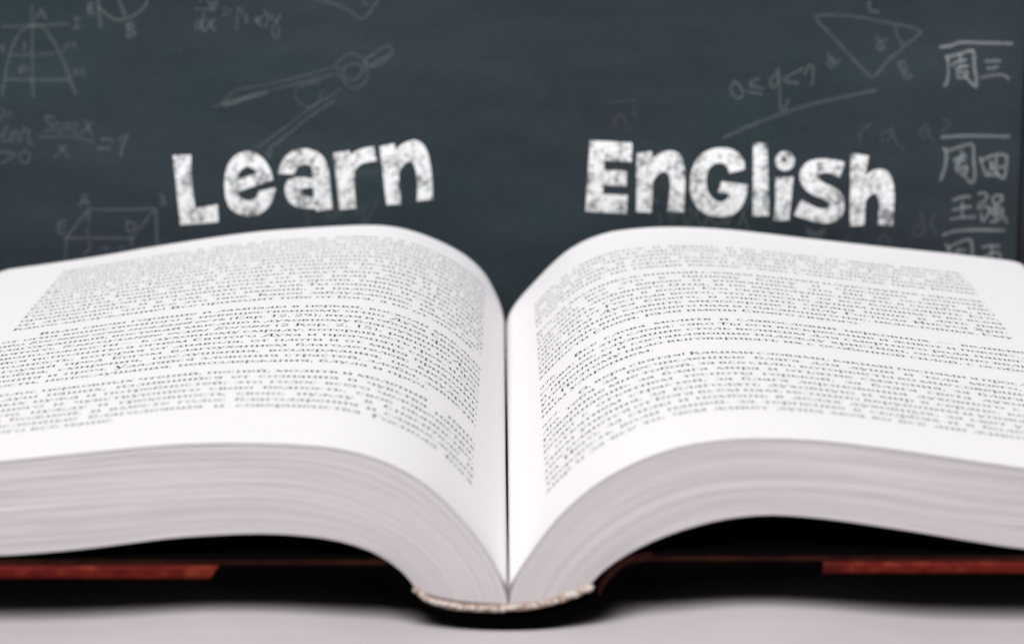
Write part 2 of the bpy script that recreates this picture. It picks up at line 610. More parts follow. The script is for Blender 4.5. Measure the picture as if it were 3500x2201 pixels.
for lo in 'вгжзиклмнопстухцчшщэюядй':
    g, w = G[lo]
    G[lo.upper()] = (up(g, 1.30, sy), w * 1.30)
G['А'] = (dg(.10, .0, .32, .66, .045) + dg(.60, .0, .36, .66, .11) + hl(.18, .5, .21) + hl(.0, .2, .015) + hl(.48, .72, .015), .72)
G['Б'] = (stem(.13, 0, CAP) + ring(.27, .18, .24, .19, -90, 90, 8) + hl(.13, .28, .36) + hl(.13, .28, .01) + hl(.13, .5, .64) + rect(.46, .5, .5, .65), .57)
G['Е'] = (stem(.13, 0, CAP) + hl(.13, .54, .02) + hl(.13, .42, .34) + hl(.13, .52, .64) + rect(.5, .5, .535, .65) + rect(.52, .0, .555, .15), .60)
G['Р'] = (stem(.13, 0, CAP) + ring(.27, .485, .24, .18, -90, 90, 8) + hl(.13, .28, .64) + hl(.13, .28, .32), .55)
G['0'] = (ring(.25, .33, .21, .34), .5)
G['1'] = (stem(.26, 0, .67, .09) + dg(.12, .55, .22, .65, .05), .5)
G['2'] = (ring(.23, .47, .19, .20, -30, 165, 9) + dg(.08, .03, .37, .40, .06) + hl(.05, .44, .03, .07), .5)
G['3'] = (ring(.2, .5, .19, .17, -90, 150, 8) + ring(.2, .17, .22, .18, -150, 90, 8), .5)
G['5'] = (ring(.2, .2, .23, .21, -150, 120, 9) + hl(.1, .42, .63, .07) + dg(.1, .35, .13, .65, .045), .5)
G['6'] = (ring(.25, .2, .21, .21) + ring(.32, .3, .28, .38, 100, 190, 7), .5)
G['7'] = (hl(.05, .45, .63, .07) + dg(.18, 0, .43, .63, .07), .5)
G['9'] = (ring(.25, .46, .21, .21) + ring(.18, .36, .28, .38, -80, 10, 7), .5)
G['.'] = (ring(.11, .05, .055, .055, 0, 360, 8, .054, .054), .23)
G[','] = (ring(.11, .05, .055, .055, 0, 360, 8, .054, .054) + dg(.07, -.12, .14, .03, .04), .23)
G[':'] = (G['.'][0] + ring(.11, .39, .055, .055, 0, 360, 8, .054, .054), .24)
G[';'] = (G[','][0] + ring(.11, .39, .055, .055, 0, 360, 8, .054, .054), .24)
G['!'] = (G['.'][0] + [[(.09, .17), (.13, .17), (.16, .67), (.06, .67)]], .26)
G['('] = (ring(.33, .25, .26, .45, 125, 235, 8, .07), .31)
G[')'] = (ring(-.02, .25, .26, .45, -55, 55, 8, .07), .31)
G['-'] = (hl(.04, .27, .20, .06), .31)
G['—'] = (hl(.0, .9, .21, .035), .9)
G['«'] = (dg(.06, .21, .2, .38, .04) + dg(.06, .21, .2, .05, .04) + dg(.2, .21, .34, .38, .04) + dg(.2, .21, .34, .05, .04), .40)
G['»'] = (dg(.34, .21, .2, .38, .04) + dg(.34, .21, .2, .05, .04) + dg(.2, .21, .06, .38, .04) + dg(.2, .21, .06, .05, .04), .40)
SPACE = 0.25
EM = 3.75
WIDEN = 1.13


def text_width(txt, em):
    return sum((SPACE if c == ' ' else G[c][1]) for c in txt if c != '_') * em * WIDEN


def text_line(side, t, txt, page, left, right, justify=True, em=EM, small=1.0):
    """set one line; words between _ marks are italic. left/right: mm from the page's left text edge"""
    em = em * small
    words = txt.split(' ')
    ws = [text_width(w, em) for w in words]
    avail = right - left
    nat = sum(ws)
    gaps = max(len(words) - 1, 1)
    sp = (avail - nat) / gaps if justify else SPACE * em
    k = WIDEN
    if justify and sp < 0.16 * em:
        k = WIDEN * (avail - 0.16 * em * gaps) / nat
        sp = 0.16 * em
    V, Fc = [], []
    x = left
    ital = False
    for w in words:
        for ch in w:
            if ch == '_':
                ital = not ital
                continue
            g, adv = G[ch]
            for poly in g:
                idx = []
                for (px, py) in poly:
                    if ital:
                        px = px * 0.94 + py * 0.33
                    xx = x + px * em * k
                    s = (130.0 - xx) if side == 'L' else (14.3 + xx)
                    V.append(page_point(side, s, t + py * em, 0.085))
                    idx.append(len(V) - 1)
                Fc.append(tuple(idx))
            x += adv * em * k
        x += sp
    return mesh_obj('text_line', V, Fc, M['ink'], page)


LEFT_KNOWN = [
    ('    ', 'Видя свечи горящие и лампады в церкви, восходи мыслью'),
    ('', 'от огня вещественного к невещественному огню Духа Святого:'),
    ('', 'ибо _Бог_ _наш_ _огнь_ _поядаяй_ _есть_ (Евр. 12, 29); видя и обоняя фимиам'),
    ('', 'благоуханный, востекай мыслию к духовному благоуханию Духа'),
    ('', 'Святого, _благоухание_ _есмы_ _Богови_ (2 Кор. 2, 15), равно по про-'),
    ('', 'тивоположности — к духовному смраду, который есть грех, и ста-'),
    ('', 'райся исполняться огнем Святого Духа и прогонять сердечную'),
    ('', 'холодность, которая от диавола, от плоти и от мира приходит;'),
    ('', 'благоухай пред Богом благоуханием благодетелей: кротости,'),
    ('', 'незлобия, смирения, послушания, воздержания, целомудрия,'),
    ('', 'терпения и проч. Удаляйся зловония страстей, злобы, зависти,'),
    ('.', 'гордости, непослушания, невоздержания, блуда и проч.'),
    None,
    ('    ', 'Голос церковных чтений, песней, молитв и молений — наш,'),
    ('', 'голос душ наших, излившийся от сознания и чувства наших'),
    ('', 'духовных нужд и потребностей; это голос всего человечества,'),
    ('', 'сознающего и чувствующего свою бедность, свое окаянство,'),
    ('', 'духовную нужду и греховность свою, нужду в Спасителе и'),
    ('', 'помощи Божией, и вместе голос благодарения и славословия'),
    ('', 'за бесчисленные благодеяния и совершенства Господа Бога'),
    ('.', 'от Которого все наше.'),
]
LEFT_ABOVE = [
    '. Какое заблуждение! Все приходит тебе от Бога, а не от людей.',
    'ты думаешь, что все это твое. Какое заблуждение, какое сле-',
    'приобретаешь, и в том, что имеешь, и надеешься на себя, и',
    'Господи! научи меня любить всех, как Ты любишь, и служить им',
    'силою духа, смирением и кротостью сердца, терпением во всем,',
    'благодати Твоей, да не отпаду от нее ради моих страстей и',
    'сердечных помышлений, которые влекут меня долу и удаляют',
    'меня от света Твоего, от жизни духовной, от мира и радости,',
    'в которых душа находит покой и утешение среди скорбей мира.',
    'Молитва есть дыхание духа, духовная пища и питие, она есть',
    'соединение души с Богом, созерцание невидимых благ, надежда,',
    'утешение скорбящих, сила немощных, свет для заблудших сердец,',
    'голос души, взывающей к своему Создателю о помощи и милости,',
    'хранение сердца от всякого зла и помысла нечистого и лукавого,',
    'обновление всего внутреннего человека, отложившего ветхое и',
    'принявшего новое в духе и истине, в любви и в послушании.',
]
RIGHT_KNOWN = [
    ('n', '976. Все слова молитв и славословий церковных — великие'),
    ('', 'слова: но эти слова: «яко Ты еси воскресение и живот и покой»...'),
    ('', 'и прочее, служащие столь великим для смертного рода нашего'),
    ('', 'утешением и составляющие надежду христиан, особенно вели-'),
    ('', 'ки. Поэтому надо выговаривать их с особенной силой, с особен-'),
    ('.', 'ным ударением.'),
    None,
    ('n', '977. О, вера святая! Какими словами, какими песнями я прослав-'),
    ('', 'лю тебя за бесчисленные блага для души и тела моего, да-'),
    ('', 'рованные мне тобой, за все силы, которые ты во мне совершила и'),
    ('', 'совершаешь, за блага мира и отъятие смятения, за блага сво-'),
    ('', 'боды с отъятием тесноты горькой, за блага света духовного'),
    ('', 'с отъятием страстей, за блага дерзновения духовного с отъя-'),
    ('', 'тием уныния, за благодать духовную и мир в сердце, которые'),
    ('', 'посылаются от Бога всем нам, истинно верующим и уповающим'),
    ('', 'на Него, за силы и помощь в делах духовных, за свет ума и за'),
    ('', 'твердость воли нашей, за терпение в скорбях и в болезнях, за'),
    ('', 'мир и за все то, чем живет душа моя во все дни живота моего'),
]
RIGHT_ABOVE = [
    'милости Своей, ради имени Своего святого.',
    'христиан, внемлющего нам и спасающего нас, недостойных, Ему',
    'непрестанно славить милосердие и силу Господа Иисуса Хри-',
    'дать нам Духа Своего, и очистить сердца наши, и дать нам',
    'просить от Господа всего, что полезно душам нашим, и во всем',
    'предавать себя в волю Его святую, и за все благодарить Его,',
    'как дети любящего Отца, и не малодушествовать в скорбях, но',
    'терпеть все с верою и упованием, что Он не оставит нас',
    'и что все это к нашему благу и спасению вечному.',
    'Когда молишься, внимай словам молитвы и чувствуй их сердцем,',
    None,
    'и не спеши, но говори каждое слово с силою, как пред Богом,',
    'Который видит сердце твое и слышит самое тайное воздыхание',
    'души твоей, и готов подать тебе все, что просишь с верою;',
    'а если не чувствуешь, то понуждай себя, и Господь даст,',
    'ибо молитва есть дар Божий, и дается тем, кто ищет всем серд-',
    'цем, и смиряется, и терпит, и не отходит от дверей милости.',
]
BLOCK = 115.6
LEAD = 4.8
page_l, page_r = make_page('L'), make_page('R')


def set_line(side, page, t, tag, txt):
    if tag == '    ':
        text_line(side, t, txt, page, 8.0, BLOCK)
    elif tag == 'n':
        num, rest = txt.split(' ', 1)
        a = text_line(side, t, num, page, 0.0, 10, False, small=0.8)
        text_line(side, t, rest, page, 11.0, BLOCK)
    elif tag == '.':
        text_line(side, t, txt, page, 0.0, BLOCK, False)
    else:
        text_line(side, t, txt, page, 0.0, BLOCK)


t = 118.2
for row in LEFT_KNOWN:
    if row is None:
        t -= LEAD * 0.9
        continue
    set_line('L', page_l, t, *row)
    t -= LEAD
t = 118.2 + LEAD * 2
for i, txt in enumerate(LEFT_ABOVE):
    if i == 0:
        set_line('L', page_l, t, '.', txt.lstrip('. '))
    else:
        set_line('L', page_l, t, '', txt)
    t += LEAD
t = 103.2
for row in RIGHT_KNOWN:
    if row is None:
        t -= LEAD * 0.8
        continue
    set_line('R', page_r, t, *row)
    t -= LEAD
t = 112.9
for i, txt in enumerate(RIGHT_ABOVE):
    if txt is None:
        t += LEAD * 0.9
        continue
    set_line('R', page_r, t, '.' if i == 0 else '', txt)
    t += LEAD

# ------------------------------------------------------------ cover, spine, headband
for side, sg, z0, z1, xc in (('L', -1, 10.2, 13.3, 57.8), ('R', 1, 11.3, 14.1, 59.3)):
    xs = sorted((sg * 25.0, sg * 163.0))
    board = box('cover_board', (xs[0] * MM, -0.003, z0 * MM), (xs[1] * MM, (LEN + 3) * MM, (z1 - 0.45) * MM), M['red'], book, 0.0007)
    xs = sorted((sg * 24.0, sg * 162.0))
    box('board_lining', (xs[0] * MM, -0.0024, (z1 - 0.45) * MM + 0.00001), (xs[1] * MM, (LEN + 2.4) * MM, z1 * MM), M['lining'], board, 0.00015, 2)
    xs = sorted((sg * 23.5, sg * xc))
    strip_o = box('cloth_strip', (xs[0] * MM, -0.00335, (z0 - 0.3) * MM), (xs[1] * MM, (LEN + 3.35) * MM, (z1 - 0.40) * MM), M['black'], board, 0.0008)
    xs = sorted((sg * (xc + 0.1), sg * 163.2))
    box('bounce_blocker', (xs[0] * MM, -0.0026, (z0 - 0.35) * MM), (xs[1] * MM, (LEN + 2.6) * MM, z0 * MM - 0.00001), M['black'], board, 0.0001, 2)  # added black underside, keeps red bounce light out of the table shadow
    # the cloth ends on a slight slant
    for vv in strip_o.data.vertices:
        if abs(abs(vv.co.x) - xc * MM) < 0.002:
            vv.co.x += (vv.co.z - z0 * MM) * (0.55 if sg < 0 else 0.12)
    # inside of the board: black put in for the shade of the hollow
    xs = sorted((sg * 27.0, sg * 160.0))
    box('shade_pastedown', (xs[0] * MM, -0.0005, z1 * MM + 0.00001), (xs[1] * MM, (LEN + 1) * MM, (z1 + 0.2) * MM), M['shade_endpaper'], board)


def strip(name, pts, th, y0, y1, mat, parent):
    c = catmull(pts, 10)
    V, Fc = [], []
    for i, p in enumerate(c):
        d = (c[min(i + 1, len(c) - 1)] - c[max(i - 1, 0)]).normalized()
        n = Vector((-d.y, d.x))
        a, b = p + n * th / 2, p - n * th / 2
        for q, y in ((a, y0), (b, y0), (b, y1), (a, y1)):
            V.append(Vector((q.x, y, q.y)) * MM)
    for i in range(len(c) - 1):
        for k in range(4):
            a, b = i * 4 + k, i * 4 + (k + 1) % 4
            Fc.append((a, a + 4, b + 4, b))
    Fc.append((0, 1, 2, 3))
    e = (len(c) - 1) * 4
    Fc.append((e + 3, e + 2, e + 1, e))
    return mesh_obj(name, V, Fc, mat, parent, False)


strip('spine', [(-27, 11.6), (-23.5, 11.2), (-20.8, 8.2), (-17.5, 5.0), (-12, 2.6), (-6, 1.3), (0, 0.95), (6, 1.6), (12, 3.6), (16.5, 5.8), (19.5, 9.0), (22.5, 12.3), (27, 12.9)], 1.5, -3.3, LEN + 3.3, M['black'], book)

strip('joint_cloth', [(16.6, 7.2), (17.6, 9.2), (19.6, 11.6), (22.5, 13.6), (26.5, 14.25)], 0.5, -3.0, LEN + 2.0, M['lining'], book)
hb_pts = catmull([(-18.9, 7.6), (-17.4, 6.1), (-15.0, 5.0), (-11.8, 4.15), (-6.1, 3.6), (-0.3, 3.75), (5.4, 4.4), (11.1, 6.1), (15.2, 7.9)], 10)
hb = strip('headband', [tuple(hb_pts[i]) for i in range(0, len(hb_pts), 8)] + [tuple(hb_pts[-1])], 1.15, -0.7, 6.0, M['brown'], book)
tot = sum((b - a).length for a, b in zip(hb_pts, hb_pts[1:]))
NB = 27
bead_me = []
rnd = random.Random(4)
pos = resample(hb_pts, [tot * (i + 0.5) / NB for i in range(NB)])
for i, p in enumerate(pos):
    while len(bead_me) < 2:
        bm = bmesh.new()
        bmesh.ops.create_uvsphere(bm, u_segments=12, v_segments=8, radius=1.0)
        me = bpy.data.meshes.new('stitch')
        bm.to_mesh(me)
        bm.free()
        for q in me.polygons:
            q.use_smooth = True
        me.materials.append((M['cream'], M['tan'])[len(bead_me)])
        bead_me.append(me)
    o = bpy.data.objects.new('stitch', bead_me[1 if rnd.random() < 0.4 else 0])
    col.objects.link(o)
    o.parent = hb
    o.location = Vector((p.x + rnd.uniform(-.35, .35), -0.75, p.y + rnd.uniform(-.05, .3))) * MM
    o.scale = Vector((rnd.uniform(.4, 1.1), 0.4, rnd.uniform(.3, .7))) * MM
    o.rotation_euler = (0, rnd.uniform(-.5, .5), 0)

# ------------------------------------------------------------ the chalkboard
BY = 0.232                                 # distance of the writing surface behind the book's lower edge


def bp(u, v, lift=0.0):
    """traced picture coordinates to a point of the upright writing surface"""
    x = (u - 1750.0) / FPX
    y = -(v - 1100.5) / FPX
    dy = math.cos(PITCH) + y * math.sin(PITCH)
    dz = -math.sin(PITCH) + y * math.cos(PITCH)
    k = (BY + CAM_D) / dy
    return Vector((x * k, BY - lift, CAM_H + dz * k))


board = thing('chalkboard', 'dark slate chalkboard behind the book with Learn English chalked in white', 'chalkboard', (0, BY + 0.006, 0))
XL, XR = bp(-30, 500).x, bp(3490, 500).x
ZT = bp(1750, 0).z + 0.035
box('writing_surface', (XL - 0.002, BY, 0.004), (XR + 0.002, BY + 0.006, ZT), M['board'], board)
box('frame_rail', (XR, BY - 0.0025, 0.0), (XR + 0.012, BY + 0.010, ZT + 0.012), M['frame'], board, 0.001)
box('frame_rail', (XL - 0.012, BY - 0.0025, 0.0), (XL, BY + 0.010, ZT + 0.012), M['frame'], board, 0.001)
box('frame_rail', (XL + 0.0001, BY - 0.0025, ZT), (XR - 0.0001, BY + 0.010, ZT + 0.012), M['frame'], board, 0.001)
box('frame_rail', (XL + 0.0001, BY - 0.0035, 0.0), (XR - 0.0001, BY + 0.035, 0.010), M['frame'], board, 0.001)


def cr(ox, oy, k):
    return lambda p: (ox + p[0] * k, oy + p[1] * k)


# --- the large chalk letters: outlines, 'c' marks a corner
W1 = cr(550, 450, 1000 / 2408)
W2 = cr(1950, 450, 1150 / 2408)
c = 1


def circ(cx, cy, r, n=20):
    return [(cx + r * math.cos(2 * math.pi * i / n), cy + r * math.sin(2 * math.pi * i / n)) for i in range(n)]


LETTERS = [
    ('L', W1, [[(100, 195, c), (247, 192, c), (250, 330), (258, 450), (270, 545), (282, 635, c), (467, 600, c), (474, 743, c), (330, 757), (162, 768, c), (150, 660), (132, 500), (115, 350), (107, 260)]]),
    ('e', W1, [[(922, 395, c), (905, 330), (870, 260), (815, 200), (760, 172), (715, 162), (660, 172), (610, 200), (565, 250), (540, 310), (527, 380), (524, 460), (532, 540), (552, 600), (590, 650), (640, 680), (700, 692), (760, 692), (815, 675), (870, 635), (910, 580), (932, 520), (944, 462, c), (808, 492, c), (800, 520), (775, 550), (740, 566), (700, 567), (665, 552), (642, 525), (628, 497, c)],
               [(632, 395, c), (637, 350), (660, 315), (690, 297), (720, 290), (760, 305), (803, 340, c)]]),
    ('a', W1, [[(965, 345, c), (980, 290), (1010, 230), (1050, 180), (1100, 155), (1160, 143), (1220, 145), (1280, 165), (1330, 205), (1360, 260), (1378, 320), (1390, 430), (1400, 540), (1410, 635, c), (1277, 655, c), (1275, 632, c), (1180, 630), (1110, 615), (1060, 580), (1030, 530), (1022, 480), (1030, 430), (1060, 395), (1110, 380), (1170, 377), (1249, 387, c), (1246, 330), (1238, 285), (1200, 270), (1160, 275), (1120, 300), (1092, 353, c)],
               [(1257, 460, c), (1200, 463), (1160, 475), (1150, 492), (1165, 515), (1205, 535), (1260, 545, c)]]),
    ('r', W1, [[(1421, 177, c), (1552, 157, c), (1555, 197, c), (1600, 165), (1670, 137), (1752, 124, c), (1774, 240, c), (1710, 250), (1655, 265), (1615, 295), (1595, 340), (1590, 400), (1595, 500), (1607, 630, c), (1473, 645, c), (1460, 520), (1440, 340)]]),
    ('n', W1, [[(1800, 125, c), (1920, 97, c), (1930, 148, c), (1985, 105), (2040, 80), (2090, 70), (2135, 85), (2175, 130), (2200, 190), (2220, 290), (2232, 400), (2238, 558, c), (2107, 572, c), (2112, 480), (2108, 380), (2095, 310), (2075, 265), (2042, 248), (2010, 265), (1980, 300), (1957, 340, c), (1965, 470), (1977, 598, c), (1857, 603, c), (1840, 460), (1820, 280)]]),
    ('E', W2, [[(140, 63, c), (441, 80, c), (437, 218, c), (243, 205, c), (239, 275, c), (403, 283, c), (397, 392, c), (235, 381, c), (231, 447, c), (408, 456, c), (401, 587, c), (108, 571, c)]]),
    ('n', W2, [[(474, 155, c), (580, 141, c), (588, 188, c), (640, 155), (690, 140), (735, 140), (775, 160), (800, 200), (815, 270), (820, 360), (815, 460), (808, 575, c), (694, 573, c), (705, 490), (714, 400), (710, 340), (695, 300), (670, 287), (640, 298), (610, 325), (588, 357, c), (585, 460), (577, 580, c), (472, 573, c)]]),
    ('G', W2, [[(1247, 270, c), (1243, 225), (1225, 180), (1190, 145), (1140, 122), (1085, 116), (1020, 122), (960, 148), (910, 190), (875, 260), (857, 340), (857, 420), (875, 490), (910, 545), (960, 585), (1030, 606), (1100, 608), (1160, 595), (1205, 560), (1240, 505), (1260, 440), (1267, 382, c), (1082, 357, c), (1058, 433, c), (1142, 448, c), (1125, 475), (1100, 498), (1075, 505), (1040, 495), (1005, 465), (980, 420), (970, 360), (977, 300), (1000, 255), (1035, 230), (1075, 225), (1105, 235), (1125, 260), (1138, 298, c)]]),
    ('l', W2, [[(1308, 81, c), (1407, 87, c), (1413, 300), (1420, 600, c), (1304, 607, c), (1306, 400)]]),
    ('i', W2, [[(1466, 332, c), (1594, 325, c), (1580, 480), (1563, 634, c), (1455, 640, c), (1468, 500)]]),
    ('dot', W2, [[(1535 + 69 * math.cos(a * math.pi / 12), 210 - 69 * math.sin(a * math.pi / 12)) for a in range(24) if a not in (5,)],
                 [(1508, 185, c), (1535, 178, c), (1536, 215, c), (1510, 218, c)]]),
    ('S', W2, [[(1964, 218, c), (1925, 327, c), (1880, 305), (1830, 293), (1790, 300), (1770, 320), (1785, 345), (1830, 375), (1900, 410), (1940, 450), (1957, 510), (1955, 560), (1930, 615), (1885, 645), (1830, 655), (1760, 648), (1680, 625), (1598, 598, c), (1652, 488, c), (1700, 515), (1750, 540), (1800, 553), (1840, 548), (1853, 525), (1840, 500), (1790, 475), (1720, 445), (1670, 400), (1643, 340), (1643, 290), (1665, 245), (1710, 212), (1770, 197), (1830, 196), (1900, 205)]]),
    ('h', W2, [[(2007, 157, c), (2134, 173, c), (2108, 312, c), (2150, 285), (2200, 270), (2240, 272), (2275, 295), (2300, 340), (2313, 400), (2317, 470), (2312, 560), (2305, 671, c), (2203, 667, c), (2208, 590), (2210, 530), (2203, 480), (2185, 450), (2165, 447), (2140, 460), (2110, 500, c), (2105, 590), (2101, 672, c), (1999, 675, c), (2001, 500), (2003, 330)]]),
]


def outline(pts):
    """smooth closed outline; corners stay sharp"""
    n = len(pts)
    cs = [i for i, p in enumerate(pts) if len(p) > 2]
    if not cs:
        return catmull([p[:2] for p in pts], 4, True)
    out = []
    for a, b in zip(cs, cs[1:] + [cs[0] + n]):
        run = [Vector(pts[i % n][:2]) for i in range(a, b + 1)]
        seg = catmull(run, 5) if len(run) > 2 else run
        out += seg[:-1]
    return out


letter_parts = {}
for name, tr, conts in LETTERS:
    loops = []
    for cont in conts:
        loops.append([bp(*tr((p.x, p.y)), 0.00012) for p in outline(cont)])
    flat = [v for l in loops for v in l]
    tris = tessellate_polygon([[Vector((v.x, v.z, 0)) for v in l] for l in loops])
    o = mesh_obj('chalk_letter' if name != 'dot' else 'letter_dot', flat, [tuple(t) for t in tris], M['chalk'], board if name != 'dot' else letter_parts['i'])
    letter_parts[name] = o
    if name != 'dot':
        o['label'] = 'white chalk letter ' + name

